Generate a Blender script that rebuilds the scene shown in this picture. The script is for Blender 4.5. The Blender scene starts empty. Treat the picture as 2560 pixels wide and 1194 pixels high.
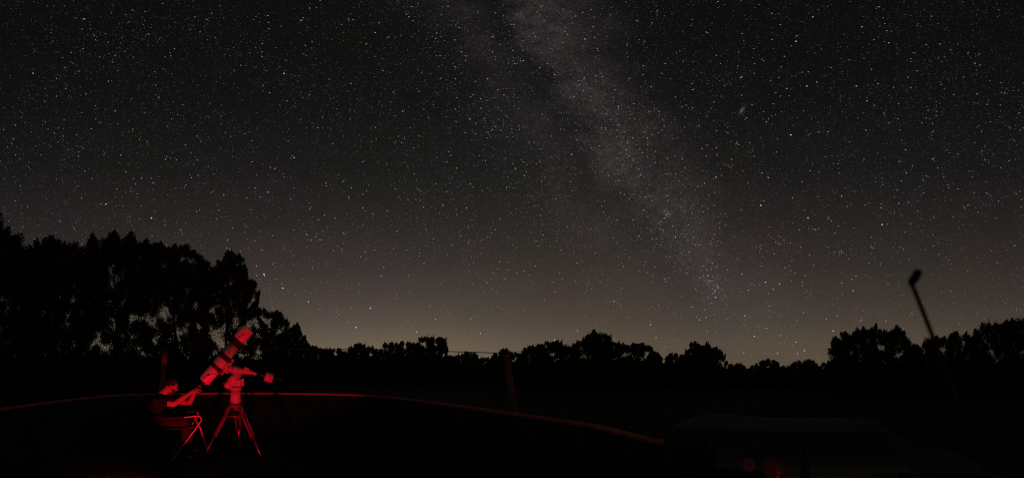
import bpy, bmesh, math, random
import numpy as np
from mathutils import Vector, Matrix, noise as mn

random.seed(7); rng = np.random.default_rng(7)
SC = bpy.context.scene
C = SC.collection
R = math.radians
EYE = 1.48            # camera height, metres
PPD = 14.5            # photograph pixels per degree
HOR = 920.0           # photograph row of the horizon

# ------------------------------------------------------------------ camera
cam = bpy.data.cameras.new('camera')
cam.type = 'PANO'
cam.panorama_type = 'EQUIRECTANGULAR'
cam.longitude_min = R(-1280/PPD); cam.longitude_max = R(1280/PPD)
cam.latitude_min = R((HOR-1194)/PPD); cam.latitude_max = R(HOR/PPD)
cam.lens = 14
cam.clip_start = 0.02; cam.clip_end = 6000
cam.dof.use_dof = True; cam.dof.focus_distance = 60; cam.dof.aperture_fstop = 1.3
co = bpy.data.objects.new('camera', cam); C.objects.link(co)
co.location = (0, 0, EYE); co.rotation_euler = (R(90), 0, 0)
SC.camera = co

# ------------------------------------------------------------------ view
SC.view_settings.view_transform = 'Standard'; SC.view_settings.look = 'None'
SC.view_settings.exposure = 0; SC.view_settings.gamma = 1
SC.view_settings.use_curve_mapping = False
SC.cycles.filter_width = 1.1
SC.cycles.use_denoising = False
SC.cycles.use_adaptive_sampling = False
SC.cycles.max_bounces = 5

def direction(px, py):
    a = R((px-1280)/PPD); e = R((HOR-py)/PPD)
    return Vector((math.sin(a)*math.cos(e), math.cos(a)*math.cos(e), math.sin(e)))

# ------------------------------------------------------------------ night sky (world)
W = bpy.data.worlds.new('World'); SC.world = W; W.use_nodes = True
nt = W.node_tree
for n in list(nt.nodes): nt.nodes.remove(n)
def nd(t, **k):
    n = nt.nodes.new(t)
    for a, b in k.items(): setattr(n, a, b)
    return n
def put(sock, v):
    if isinstance(v, bpy.types.NodeSocket): nt.links.new(v, sock)
    else: sock.default_value = v
def M(op, a, b=0.0, c=0.0):
    n = nd('ShaderNodeMath', operation=op)
    put(n.inputs[0], a); put(n.inputs[1], b)
    if len(n.inputs) > 2: put(n.inputs[2], c)
    return n.outputs[0]
def DOT(v, w):
    n = nd('ShaderNodeVectorMath', operation='DOT_PRODUCT'); put(n.inputs[0], v); n.inputs[1].default_value = w
    return n.outputs['Value']
def NOISE(v, s, d=4, r=.5, off=0):
    n = nd('ShaderNodeTexNoise'); m = nd('ShaderNodeMapping'); m.inputs['Location'].default_value = (off, off*.7, -off)
    put(m.inputs['Vector'], v); nt.links.new(m.outputs[0], n.inputs['Vector'])
    n.inputs['Scale'].default_value = s; n.inputs['Detail'].default_value = d; n.inputs['Roughness'].default_value = r
    return n.outputs['Fac']
def GAUSS(x, w):   # exp(-(x/w)^2)
    q = M('DIVIDE', x, w); q = M('MULTIPLY', q, q); q = M('MULTIPLY', q, -1.0)
    return M('EXPONENT', q)
def COLSCALE(col, f):
    n = nd('ShaderNodeVectorMath', operation='SCALE'); put(n.inputs[0], col); put(n.inputs['Scale'], f); return n.outputs[0]
def COLADD(a, b):
    n = nd('ShaderNodeVectorMath', operation='ADD'); put(n.inputs[0], a); put(n.inputs[1], b); return n.outputs[0]
def COLMUL(a, b):
    n = nd('ShaderNodeVectorMath', operation='MULTIPLY'); put(n.inputs[0], a); put(n.inputs[1], b); return n.outputs[0]
def lin(c):
    c = c/255
    return c/12.92 if c <= .04045 else ((c+.055)/1.055)**2.4

tc = nd('ShaderNodeTexCoord'); D = tc.outputs['Generated']
nrm = nd('ShaderNodeVectorMath', operation='NORMALIZE'); put(nrm.inputs[0], D); D = nrm.outputs[0]
sep = nd('ShaderNodeSeparateXYZ'); put(sep.inputs[0], D)
el = M('DIVIDE', M('ARCSINE', sep.outputs[2]), math.pi/2)       # 0 horizon .. 1 zenith
ramp = nd('ShaderNodeValToRGB'); put(ramp.inputs[0], el)
stops = [(0.00,(97,86,68)),(0.045,(93,82,67)),(0.085,(80,71,62)),(0.14,(67,59,54)),(0.20,(55,49,46)),(0.28,(43,39,37)),
         (0.38,(29,28,27)),(0.50,(21,21,21)),(0.62,(17,17,17)),(1.0,(14,14,15))]
e_ = ramp.color_ramp.elements
while len(e_) > 1: e_.remove(e_[-1])
e_[0].position = 0; e_[0].color = tuple(lin(v) for v in stops[0][1])+(1,)
for p, c in stops[1:]:
    x = e_.new(p); x.color = tuple(lin(v) for v in c)+(1,)
# light domes over far towns: brighter along some bearings of the horizon
hz = M('MAXIMUM', M('SQRT', M('SUBTRACT', 1.0, M('MULTIPLY', sep.outputs[2], sep.outputs[2]))), .02)
def bearing(az):   # cosine of the bearing difference
    return M('DIVIDE', DOT(D, (math.sin(R(az)), math.cos(R(az)), 0)), hz)
g1 = M('EXPONENT', M('MULTIPLY', M('SUBTRACT', bearing(-24), 1.0), 7.0))
g2 = M('EXPONENT', M('MULTIPLY', M('SUBTRACT', bearing(66), 1.0), 9.0))
low = M('EXPONENT', M('MULTIPLY', el, -6.0))
gain = M('ADD', 0.80, M('MULTIPLY', M('ADD', M('MULTIPLY', g1, .58), M('MULTIPLY', g2, .05)), low))
wide = M('ADD', .78, M('MULTIPLY', M('MULTIPLY', M('ADD', bearing(-2), 1.0), .5), .28))
base = COLSCALE(ramp.outputs[0], M('MULTIPLY', gain, wide))
# blotchy airglow tint
t1 = NOISE(D, 2.6, 3, .5, 3.1); t2 = NOISE(D, 2.2, 3, .5, 9.4)
tint = nd('ShaderNodeCombineXYZ')
put(tint.inputs[0], M('ADD', .84, M('MULTIPLY', t1, .34)))
put(tint.inputs[1], M('ADD', .88, M('MULTIPLY', t2, .22)))
put(tint.inputs[2], M('ADD', .86, M('MULTIPLY', M('SUBTRACT', 1.0, t2), .30)))
base = COLMUL(base, tint.outputs[0])
# Milky Way
MWC = (0.003020, -0.90896, 47.8413)       # bearing of the bright ridge as a function of height, degrees
eld = M('MULTIPLY', el, 90.0)
azd = M('MULTIPLY', M('ARCTAN2', sep.outputs[0], sep.outputs[1]), 180/math.pi)
ridge = M('ADD', M('MULTIPLY', M('ADD', M('MULTIPLY', eld, MWC[0]), MWC[1]), eld), MWC[2])
warp = M('MULTIPLY', M('SUBTRACT', NOISE(D, 5.0, 6, .62, 1.7), .5), 21.0)
dist = M('ADD', M('SUBTRACT', azd, ridge), warp)                 # degrees, <0 to the left of the ridge
bright = GAUSS(M('SUBTRACT', dist, .5), 7.4)
halo = GAUSS(M('ADD', dist, 4.5), 14.0)
left = GAUSS(M('ADD', dist, 12.5), 5.0)
rift = GAUSS(M('ADD', dist, 7.0), 3.4)
cl = M('MULTIPLY', M('POWER', NOISE(D, 10.0, 8, .66, 5.2), 1.6), M('MULTIPLY', M('POWER', NOISE(D, 60.0, 4, .8, 8.8), 2.0), 3.6))
lanes = NOISE(D, 9.0, 7, .68, 12.3)
lanes = M('MINIMUM', M('MAXIMUM', M('MULTIPLY', M('SUBTRACT', lanes, .47), 8.0), 0.0), 1.0)
near = GAUSS(M('ADD', dist, 5.0), 9.0)
mw = M('ADD', M('MULTIPLY', bright, M('ADD', .10, M('MULTIPLY', cl, 2.2))), M('MULTIPLY', halo, M('ADD', .16, M('MULTIPLY', cl, .45))))
mw = M('ADD', mw, M('MULTIPLY', left, M('MULTIPLY', M('MULTIPLY', cl, NOISE(D, 4.0, 5, .6, 31.0)), 1.5)))
mw = M('MULTIPLY', mw, M('SUBTRACT', 1.0, M('MULTIPLY', M('MULTIPLY', rift, M('ADD', .15, NOISE(D, 6.0, 5, .6, 21.0))), .85)))
mw = M('MULTIPLY', mw, M('SUBTRACT', 1.0, M('MULTIPLY', M('MULTIPLY', lanes, near), .75)))
ext = M('MINIMUM', M('MULTIPLY', el, 3.0), 1.0); ext = M('MAXIMUM', ext, 0.0)
top = M('ADD', .55, M('MULTIPLY', el, .8))
mwc = COLSCALE((.0212, .0176, .0168), M('MULTIPLY', M('MULTIPLY', mw, ext), top))
sky = COLADD(base, mwc)
# the small tilted galaxy, right of the band
gd = direction(1855, 275); ga = (direction(1868, 252)-direction(1842, 298)).normalized(); gb = gd.cross(ga).normalized()
ell = M('ADD', M('POWER', M('ABSOLUTE', M('DIVIDE', DOT(D, tuple(ga)), .0085)), 2.0), M('POWER', M('ABSOLUTE', M('DIVIDE', DOT(D, tuple(gb)), .0030)), 2.0))
gal = M('MULTIPLY', M('EXPONENT', M('MULTIPLY', M('SQRT', M('ADD', ell, M('MULTIPLY', M('LESS_THAN', DOT(D, tuple(gd)), 0.9), 900.0))), -1.6)), 1.0)
sky = COLADD(sky, COLSCALE((.14, .12, .11), gal))
# nothing glows below the horizon
sky = COLSCALE(sky, M('GREATER_THAN', sep.outputs[2], -0.03))
bg = nd('ShaderNodeBackground'); put(bg.inputs['Color'], sky); bg.inputs['Strength'].default_value = 1.0
wo = nd('ShaderNodeOutputWorld'); nt.links.new(bg.outputs[0], wo.inputs[0])

# ------------------------------------------------------------------ helpers
def tag(o, label=None, cat=None, group=None, kind=None):
    if label: o['label'] = label
    if cat: o['category'] = cat
    if group: o['group'] = group
    if kind: o['kind'] = kind
    return o
def empty(name, loc, rz=0.0):
    o = bpy.data.objects.new(name, None); C.objects.link(o); o.location = loc; o.rotation_euler = (0, 0, rz)
    o.empty_display_size = .2
    return o
def link(name, me, m, parent=None, smooth=False):
    me.materials.append(m)
    o = bpy.data.objects.new(name, me); C.objects.link(o)
    if parent: o.parent = parent
    if smooth:
        for p in me.polygons: p.use_smooth = True
    return o
def obj(name, bm, m, parent=None, smooth=False):
    me = bpy.data.meshes.new(name); bm.normal_update(); bm.to_mesh(me); bm.free()
    return link(name, me, m, parent, smooth)
def flatmesh(name, V, F, m, parent=None):
    """V (n,3), F (k,4) arrays -> one mesh"""
    me = bpy.data.meshes.new(name)
    V = np.asarray(V, np.float32); F = np.asarray(F, np.int32)
    me.vertices.add(len(V)); me.vertices.foreach_set('co', V.ravel())
    me.loops.add(F.size); me.loops.foreach_set('vertex_index', F.ravel())
    me.polygons.add(len(F)); k = F.shape[1]
    me.polygons.foreach_set('loop_start', np.arange(0, F.size, k, dtype=np.int32))
    me.update(calc_edges=True)
    return link(name, me, m, parent)
def frame(px, r):
    """ground point and turn at photograph column px, distance r: local x = right, y = away"""
    a = R((px-1280)/PPD)
    return (r*math.sin(a), r*math.cos(a), 0), -a
def box(bm, c, s, rot=None, bev=0.0):
    m = Matrix.Translation(c) @ (rot.to_4x4() if rot else Matrix.Identity(4)) @ Matrix.Diagonal((*s, 1))
    g = bmesh.ops.create_cube(bm, size=1, matrix=m)
    if bev:
        ed = {e for v in g['verts'] for e in v.link_edges}
        bmesh.ops.bevel(bm, geom=list(ed), offset=bev, segments=2, affect='EDGES', profile=.6)
def seg(bm, p0, p1, r0, r1=None, n=16, caps=True):
    p0 = Vector(p0); p1 = Vector(p1); r1 = r0 if r1 is None else r1
    d = p1-p0; q = d.to_track_quat('Z', 'Y').to_matrix().to_4x4()
    return bmesh.ops.create_cone(bm, cap_ends=caps, segments=n, radius1=r0, radius2=r1, depth=d.length,
                          matrix=Matrix.Translation((p0+p1)/2) @ q)
def ball(bm, c, r, sc=(1, 1, 1), rot=None, sub=2):
    m = Matrix.Translation(c) @ (rot.to_4x4() if rot else Matrix.Identity(4)) @ Matrix.Diagonal((*sc, 1))
    bmesh.ops.create_icosphere(bm, subdivisions=sub, radius=r, matrix=m)
def cap(bm, p0, p1, r0, r1=None, n=14):
    r1 = r0 if r1 is None else r1
    seg(bm, p0, p1, r0, r1, n); ball(bm, p0, r0); ball(bm, p1, r1)
def tube(bm, pts, r, n=10, close=False):
    """swept round tube through pts"""
    pts = [Vector(p) for p in pts]; rings = []; N = len(pts); up = Vector((0.1, .3, 1)).normalized()
    for i, p in enumerate(pts):
        t = (pts[(i+1) % N if close else min(i+1, N-1)]-pts[(i-1) % N if close else max(i-1, 0)]).normalized()
        a = t.cross(up)
        if a.length < .1: a = t.cross(Vector((1, 0, 0)))
        a.normalize(); b = t.cross(a); rr = r[i] if isinstance(r, (list, tuple)) else r
        rings.append([bm.verts.new(p+(a*math.cos(k*2*math.pi/n)+b*math.sin(k*2*math.pi/n))*rr) for k in range(n)])
    for i in range(N if close else N-1):
        A = rings[i]; B = rings[(i+1) % N]
        for k in range(n): bm.faces.new((A[k], A[(k+1) % n], B[(k+1) % n], B[k]))
    if not close: bm.faces.new(rings[0][::-1]); bm.faces.new(rings[-1])
def bez(pts, n=8):
    """Catmull-Rom through pts"""
    P = [Vector(p) for p in pts]; P = [P[0]*2-P[1]]+P+[P[-1]*2-P[-2]]; out = []
    for i in range(1, len(P)-2):
        for k in range(n):
            t = k/n; a, b, c, d = P[i-1:i+3]
            out.append(.5*((2*b)+(c-a)*t+(2*a-5*b+4*c-d)*t*t+(3*b-a-3*c+d)*t**3))
    out.append(P[-2]); return out

def mat(name, col, rough=.8, metal=0, var=.25, scale=8, bump=.0, bscale=60, coord='Object', spec=.3):
    m = bpy.data.materials.new(name); m.use_nodes = True; t = m.node_tree; b = t.nodes['Principled BSDF']
    b.inputs['Roughness'].default_value = rough; b.inputs['Metallic'].default_value = metal
    b.inputs['Specular IOR Level'].default_value = spec
    tcn = t.nodes.new('ShaderNodeTexCoord'); nz = t.nodes.new('ShaderNodeTexNoise')
    nz.inputs['Scale'].default_value = scale; nz.inputs['Detail'].default_value = 5
    t.links.new(tcn.outputs[coord], nz.inputs['Vector'])
    cr = t.nodes.new('ShaderNodeValToRGB'); t.links.new(nz.outputs['Fac'], cr.inputs[0])
    cr.color_ramp.elements[0].position = .3; cr.color_ramp.elements[1].position = .7
    cr.color_ramp.elements[0].color = (*[max(0, c*(1-var)) for c in col], 1)
    cr.color_ramp.elements[1].color = (*[min(1, c*(1+var)) for c in col], 1)
    t.links.new(cr.outputs[0], b.inputs['Base Color'])
    if bump:
        n2 = t.nodes.new('ShaderNodeTexNoise'); n2.inputs['Scale'].default_value = bscale; n2.inputs['Detail'].default_value = 4
        t.links.new(tcn.outputs[coord], n2.inputs['Vector'])
        bp = t.nodes.new('ShaderNodeBump'); bp.inputs['Strength'].default_value = bump; bp.inputs['Distance'].default_value = .02
        t.links.new(n2.outputs['Fac'], bp.inputs['Height']); t.links.new(bp.outputs[0], b.inputs['Normal'])
    return m
def glow(name, col, s):
    m = bpy.data.materials.new(name); m.use_nodes = True; b = m.node_tree.nodes['Principled BSDF']
    b.inputs['Base Color'].default_value = (*col, 1); b.inputs['Emission Color'].default_value = (*col, 1)
    b.inputs['Emission Strength'].default_value = s
    return m

MT = dict(
 soil=mat('dry grass soil', (.034, .028, .018), .95, var=.4, scale=1.3, bump=.6, bscale=14),
 grass=mat('grass blades', (.05, .055, .025), .8, var=.5, scale=3),
 leaf=mat('foliage', (.035, .055, .022), .7, var=.4, scale=1.2),
 leaf2=mat('foliage olive', (.045, .055, .028), .7, var=.4, scale=1.2),
 bark=mat('bark', (.07, .055, .04), .95, var=.4, scale=5, bump=.8, bscale=30),
 wood=mat('weathered post wood', (.30, .14, .09), .9, var=.4, scale=5, bump=.6, bscale=45),
 cope=mat('painted metal coping', (.52, .15, .09), .32, var=.22, scale=4, bump=.1),
 panel=mat('dark wall panel', (.009, .050, .036), .95, var=.3, scale=2.2, bump=.25, bscale=25, spec=.08),
 white=mat('white tube paint', (.60, .585, .57), .42, var=.07, scale=7, bump=.05, bscale=20, spec=.5),
 cream=mat('mount enamel', (.42, .40, .38), .4, var=.12, scale=9, spec=.5),
 black=mat('black anodised metal', (.008, .008, .009), .65, var=.2),
 steel=mat('steel', (.22, .22, .22), .35, .9, var=.1),
 greyleg=mat('tripod enamel', (.10, .10, .095), .5, var=.2, scale=7),
 skin=mat('skin', (.42, .27, .20), .6, var=.10, scale=14, bump=.12, bscale=90),
 hair=mat('dark hair', (.022, .015, .011), .7, var=.5, scale=60, bump=1.0, bscale=110),
 beard=mat('beard', (.07, .04, .03), .9, var=.5, scale=70, bump=1.0, bscale=140),
 shirt=mat('black cotton', (.006, .006, .007), .95, var=.3, scale=12, bump=.4, bscale=14),
 jeans=mat('dark trousers', (.016, .017, .022), .95, var=.3, scale=12, bump=.4, bscale=16),
 shoe=mat('shoe leather', (.03, .028, .026), .7),
 chrome=mat('chair tube', (.42, .40, .39), .38, .3, var=.08),
 sling=mat('chair fabric', (.02, .022, .026), .95, var=.3, bump=.4, bscale=200),
 bag=mat('padded bag nylon', (.075, .075, .078), .9, var=.28, scale=5, bump=.7, bscale=8),
 piping=mat('bag piping', (.15, .15, .155), .7, var=.2, scale=30),
 strap=mat('webbing', (.05, .05, .052), .9, var=.2, bump=.6, bscale=180),
 badge=mat('red badge', (.88, .22, .30), .7, var=.2, scale=40),
 ink=mat('badge print', (.06, .02, .025), .8),
 redcloth=mat('dark red cloth', (.20, .018, .02), .95, var=.3, scale=16, bump=.5, bscale=40),
 table=mat('table top', (.10, .10, .10), .7),
 rubber=mat('black foam', (.01, .01, .01), .95),
 rod=mat('rod paint', (.06, .06, .04), .6),
 cable=mat('cable sheath', (.02, .02, .02), .8),
)

# ------------------------------------------------------------------ stars
S = []   # (direction, flux, colour)
BR = """211 47 9 v;288 139 3 b;83 183 7 p;271 203 6 v;397 243 4 w;602 163 3 b;436 122 2.5 b;427 139 2 b;413 142 2.5 p;710 183 6 w
674 232 4 p;717 252 3 w;444 286 3 b;429 297 2 o;239 264 2 w;288 277 3 w;158 340 3 o;493 340 3 b;463 362 2.5 w;477 381 2 w;735 394 5 w
832 359 3 b;517 48 3 o;302 387 3 w;773 237 2.5 w;774 20 3 w;553 309 2 o;613 334 2.5 w;938 81 4 b;915 110 3 o;1219 197 7 v;1211 296 6 v
1006 278 4 o;987 357 3 p;973 344 2 v;1048 339 2.5 o;1121 379 3 w;1287 159 3 o;1350 169 3 o;1387 186 4 w;1084 262 2 p;1153 183 2.5 p
1071 294 2 w;1022 42 2.5 o;1154 129 2 o;948 57 2.5 w;1630 57 4 v;1463 98 3 b;1545 311 5 v;1573 390 5 v;1602 436 3 b;1619 345 4 w
1483 67 3 o;1368 159 2.5 w;1663 159 3 o;1355 285 3 p;1655 325 3 b;1640 320 2 b;1530 18 2 v;1592 51 2.5 o;1854 192 3.5 w;1886 183 2.5 w
1967 221 4.5 b;1940 231 2.5 w;1785 255 3 w;1731 224 2.5 w;1880 262 2.5 w;1866 294 4 b;1916 304 5 b;1977 337 9 w;1791 369 4 b
1841 355 3 b;1829 398 3 w;1874 356 2.5 w;1711 318 3 b;1748 314 3 b;1669 396 3 w;1930 290 2 w;1944 347 2.5 w;1990 103 12 v;2032 42 4 w
2155 67 4.5 o;2222 107 3.5 o;2017 215 6 w;2042 205 4 o;2141 215 6 p;2021 179 2.5 b;2210 283 4 b;2223 307 3 w;2245 297 3 w;2167 252 4 w
2165 325 3.5 w;2270 193 3 w;2179 173 3 o;2437 158 4 o;2443 234 4 o;2332 397 6 o;2264 374 4 w;2124 354 3 b;2070 329 3.5 w;2048 330 3 w
2284 132 2.5 w;2293 177 3 w;1929 33 3 w;1953 167 2.5 w;660 685 13 w;661 689 5 w;707 720 12 b;265 510 8 w;379 545 9 w;327 478 4 b
195 464 4 v;230 446 3 b;383 457 3.5 w;491 528 3.5 w;499 524 2 w;670 480 5 w;767 586 5 w;778 600 3 w;872 493 3 p;771 754 8 w;559 488 3 w
354 445 4 o;569 600 4 w;567 619 4 w;575 623 4 w;641 664 4 w;705 709 3 w;676 418 3 w;777 517 2.5 w;414 398 4 w;417 391 2 w;426 395 2 w
315 429 3 w;479 444 3 w;204 495 3 w;1166 519 7 v;907 519 5 p;926 770 10 w;890 818 10 w;1289 421 4 o;1601 437 3 b;1561 486 3.5 b
1689 592 5 w;1535 753 5 w;1509 530 3 w;1089 798 5 w;1042 830 6 w;1177 796 4 w;1129 612 3 w;1249 654 3 w;1060 657 3 w;954 689 3 w
902 641 3 w;1201 833 5 w;932 534 3 w;871 492 2.5 w;1555 658 2.5 b;1045 473 2.5 o;1142 420 3 o;1761 458 4 w;1902 513 9 w;2020 544 10 b
2104 490 7 b;1905 432 4 w;1920 443 3 w;1791 442 3.5 w;1981 494 4 o;2247 508 8 v;2271 505 5 b;2205 561 12 p;2218 560 3 b;2039 574 6 b
2033 572 2.5 w;2047 571 3 w;2253 451 3 w;2202 519 3.5 w;2203 510 2.5 w;2295 527 3 w;2309 482 2.5 w;1738 611 3 w;1723 629 4 w
1795 603 3 w;1770 689 9 b;1768 675 5 b;1759 665 3 w;1781 658 4 w;1855 685 5 w;1914 705 10 b;1949 709 7 o;1963 669 4 w;1934 723 4 w
1871 725 4 w;2007 713 3 w;2133 726 7 b;2130 698 4 w;2140 690 4 w;2104 707 4 w;2013 688 3.5 w;1789 743 9 b;1788 726 6 w;1794 715 5 b
2096 565 3 w;2024 637 3 w;2259 623 3 w;2173 657 2.5 w;2201 660 2.5 w;2220 709 3 w;2333 614 2.5 w;1730 767 4 w;2344 419 2.5 w
2281 414 2.5 w;2316 439 3 w;2002 618 3 w;1936 634 3 w;2071 618 2.5 w;2103 629 3 b;1781 691 3 b;1773 702 4 b;1780 702 4 b;1768 699 2.5 b
1775 708 2 b;1783 712 2 b;1792 711 2.5 b;1793 719 3 b;1886 840 11 b;1862 789 6 w;1944 883 7 b;1765 793 5 w;1749 799 6 w;1626 811 6 w
1640 844 5 w;1768 828 4 w;2083 827 8 w;2011 876 8 w;1994 883 5 w;1990 855 5 w;2009 781 4 w;2093 789 4 w;2066 798 4 w;2152 801 4 w
2215 802 4 w;2280 784 4 w;1859 881 4 w;1915 820 4 w;1952 838 3 w;1993 800 3 w;2258 822 3 w;1386 849 6 w;1444 826 5 w"""
COL = dict(w=(1, .97, .93), b=(.62, .72, 1.15), v=(.46, .30, 1.15), p=(1.0, .52, .70), o=(1.2, .82, .6))
for rec in BR.replace('\n', ';').split(';'):
    x, y, f, c = rec.split(); S.append((direction(float(x), float(y)), float(f)**1.25*.042, COL[c]))
for cx, cy, n, s, f in ((1668, 530, 16, 8, .05), (1667, 540, 8, 5, .07), (1776, 702, 22, 14, .07), (1897, 623, 9, 5, .05), (2103, 629, 6, 4, .08), (1287, 150, 9, 8, .05), (735, 394, 4, 5, .1), (1800, 760, 8, 30, .08)):
    for k in range(n):
        S.append((direction(random.gauss(cx, s), random.gauss(cy, s)), f*random.uniform(.4, 1.6), COL[random.choice('wwb')]))
# faint field over the whole hemisphere, crowded towards the Milky Way
NF = 150000; cnt = 0
gen = []
while cnt < NF:
    v = rng.normal(size=(40000, 3)); v /= np.linalg.norm(v, axis=1)[:, None]; v = v[v[:, 2] > .005]
    ev = np.degrees(np.arcsin(v[:, 2])); dd = np.degrees(np.arctan2(v[:, 0], v[:, 1]))-(MWC[0]*ev*ev+MWC[1]*ev+MWC[2])
    dens = .34+.50*np.exp(-((dd-1)/7)**2)+.26*np.exp(-((dd+6)/19)**2)+.16*np.exp(-((dd+15.5)/6)**2)-.34*np.exp(-((dd+8)/4)**2)
    nz_ = np.array([mn.noise(Vector(q)*9)+.6*mn.noise(Vector(q)*22) for q in v])
    dens *= .82+.55*nz_
    ext_ = np.clip(.35+v[:, 2]*2.2, 0, 1); dens *= ext_
    v = v[rng.random(len(v)) < dens]; gen.append(v); cnt += len(v)
FV = np.vstack(gen)[:NF]
FF = .0034*(1-rng.random(NF))**(-1/1.25); FF = np.minimum(FF, .20)
CC = np.array([(1, .97, .93)]*5+[(.85, .92, 1.1)]*2+[(1.1, .88, .72)]*2+[(1.1, .75, .65)])[rng.integers(0, 10, NF)]
DV = np.vstack([np.array([tuple(s[0]) for s in S]), FV]); DF = np.concatenate([[s[1] for s in S], FF])
DC = np.vstack([np.array([s[2] for s in S]), CC])
PX = R(2.5/PPD)                                     # one picture pixel as an angle
dia = np.clip(.78*(DF/.1)**.25, .58, 1.45)*PX*(.55+.45*np.sqrt(1-DV[:, 2]**2))
up = np.array([0, 0, 1.0]); E1 = np.cross(up, DV); E1 /= np.linalg.norm(E1, axis=1)[:, None]; E2 = np.cross(DV, E1)
# lens coma: stars draw out slightly away from the picture's middle, mostly on the right
fwd = np.array(direction(1200, 560)); rad = DV-(DV@fwd)[:, None]*fwd; ln = np.linalg.norm(rad, axis=1)
ang = np.arctan2((rad*E2).sum(1), (rad*E1).sum(1)); el_ = 1+.45*np.clip(ln-.35, 0, 1)*(DV[:, 0] > -.2)
A = E1*np.cos(ang)[:, None]+E2*np.sin(ang)[:, None]; B = -E1*np.sin(ang)[:, None]+E2*np.cos(ang)[:, None]
DIST = 3000.0; rr = dia/2*DIST
ctr = DV*DIST+np.array([0, 0, EYE]); K = 5
V = np.concatenate([(ctr+A*(rr*el_*math.cos(k*2*math.pi/5))[:, None]+B*(rr*math.sin(k*2*math.pi/5))[:, None])[:, None, :] for k in range(K)], 1).reshape(-1, 3)
F = np.arange(len(V)).reshape(-1, K)
sm = bpy.data.materials.new('starlight'); sm.use_nodes = True; t = sm.node_tree
for n in list(t.nodes): t.nodes.remove(n)
at = t.nodes.new('ShaderNodeAttribute'); at.attribute_name = 'light'; em = t.nodes.new('ShaderNodeEmission'); ou = t.nodes.new('ShaderNodeOutputMaterial')
t.links.new(at.outputs['Color'], em.inputs['Color']); t.links.new(em.outputs[0], ou.inputs['Surface'])
# the sky's own light shines through a star's tiny disc
tr = t.nodes.new('ShaderNodeBsdfTransparent'); ad = t.nodes.new('ShaderNodeAddShader')
t.links.new(em.outputs[0], ad.inputs[0]); t.links.new(tr.outputs[0], ad.inputs[1]); t.links.new(ad.outputs[0], ou.inputs['Surface'])
sm.cycles.emission_sampling = 'NONE'
st = flatmesh('stars', V, F, sm)
la = st.data.attributes.new('light', 'FLOAT_COLOR', 'FACE')
area = (dia/PX)**2*.65*el_
horiz = np.clip(.40+DV[:, 2]*1.6, 0, 1); horiz *= (.45+.55*np.sqrt(1-DV[:, 2]**2))*.85; horiz[:len(S)] = 1
radn = (DF/area*horiz*1.0)[:, None]*DC
la.data.foreach_set('color', np.hstack([radn, np.ones((len(radn), 1))]).astype(np.float32).ravel())
tag(st, 'thousands of stars scattered over the night sky with the Milky Way', kind='stuff')
st.visible_shadow = True

# ------------------------------------------------------------------ ground
CARA = R(50.0); CARD = 3.10; DROP = .65
CARP = Vector(((CARD+.8)*math.sin(CARA)+.3, (CARD+.8)*math.cos(CARA)-.2, 0))
def gz(x, y):
    d = (Vector((x, y, 0))-CARP).length; t = min(1, max(0, (d-2.7)/4.5)); t = t*t*(3-2*t)
    return -DROP*(1-t)
bm = bmesh.new()
rs = [0, .5, 1, 1.5, 2, 2.5, 3, 3.5, 4, 4.5, 5, 5.5, 6, 6.5, 7, 7.5, 8, 9, 10, 11.5, 13, 17, 22, 30, 45, 70, 120, 250, 600, 1500, 4000]; n = 72; rings = []
for r_ in rs[1:]:
    rings.append([bm.verts.new((r_*math.sin(k*2*math.pi/n), r_*math.cos(k*2*math.pi/n), .03*mn.noise(Vector((r_*.7, k*.9, 0)))*min(1, max(0, (r_-8)/6))*3+gz(r_*math.sin(k*2*math.pi/n), r_*math.cos(k*2*math.pi/n)))) for k in range(n)])
c0 = bm.verts.new((0, 0, gz(0, 0)))
for k in range(n): bm.faces.new((c0, rings[0][(k+1) % n], rings[0][k]))
for i in range(len(rings)-1):
    for k in range(n): bm.faces.new((rings[i][k], rings[i][(k+1) % n], rings[i+1][(k+1) % n], rings[i+1][k]))
tag(obj('ground', bm, MT['soil'], smooth=True), kind='structure')

# ------------------------------------------------------------------ round-ended low wall
T0 = (600-1280)/PPD       # bearing of its long axis
oval = [(7.64, 0), (7.42, 1.35), (6.62, 2.5), (5.1, 2.98), (3.2, 3.05), (1.72, 2.89), (.77, 2.44), (-.6, 2.05), (-2.0, 1.2), (-2.6, 0)]
full = oval+[(f, -l) for f, l in oval[-2:0:-1]]
def catmull_closed(P, n):
    out = []; N = len(P)
    for i in range(N):
        a, b, c, d = [Vector((*P[(i+j) % N], 0)) for j in (-1, 0, 1, 2)]
        for k in range(n):
            t = k/n; out.append(.5*((2*b)+(c-a)*t+(2*a-5*b+4*c-d)*t*t+(3*b-a-3*c+d)*t**3))
    return out
a0 = R(T0); Fv = Vector((math.sin(a0), math.cos(a0), 0)); Rv = Vector((math.cos(a0), -math.sin(a0), 0))
path = [Fv*p.x+Rv*p.y for p in catmull_closed(full, 6)]
path = [p_ for p_ in path if -118 < math.degrees(math.atan2(p_.x, p_.y)) < 27.5]
path.sort(key=lambda p_: math.atan2(p_.x, p_.y))
wall = empty('low_wall', (0, 0, 0)); tag(wall, 'low dark round-ended wall with pale coping behind the telescope and seated man', 'wall')
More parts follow.
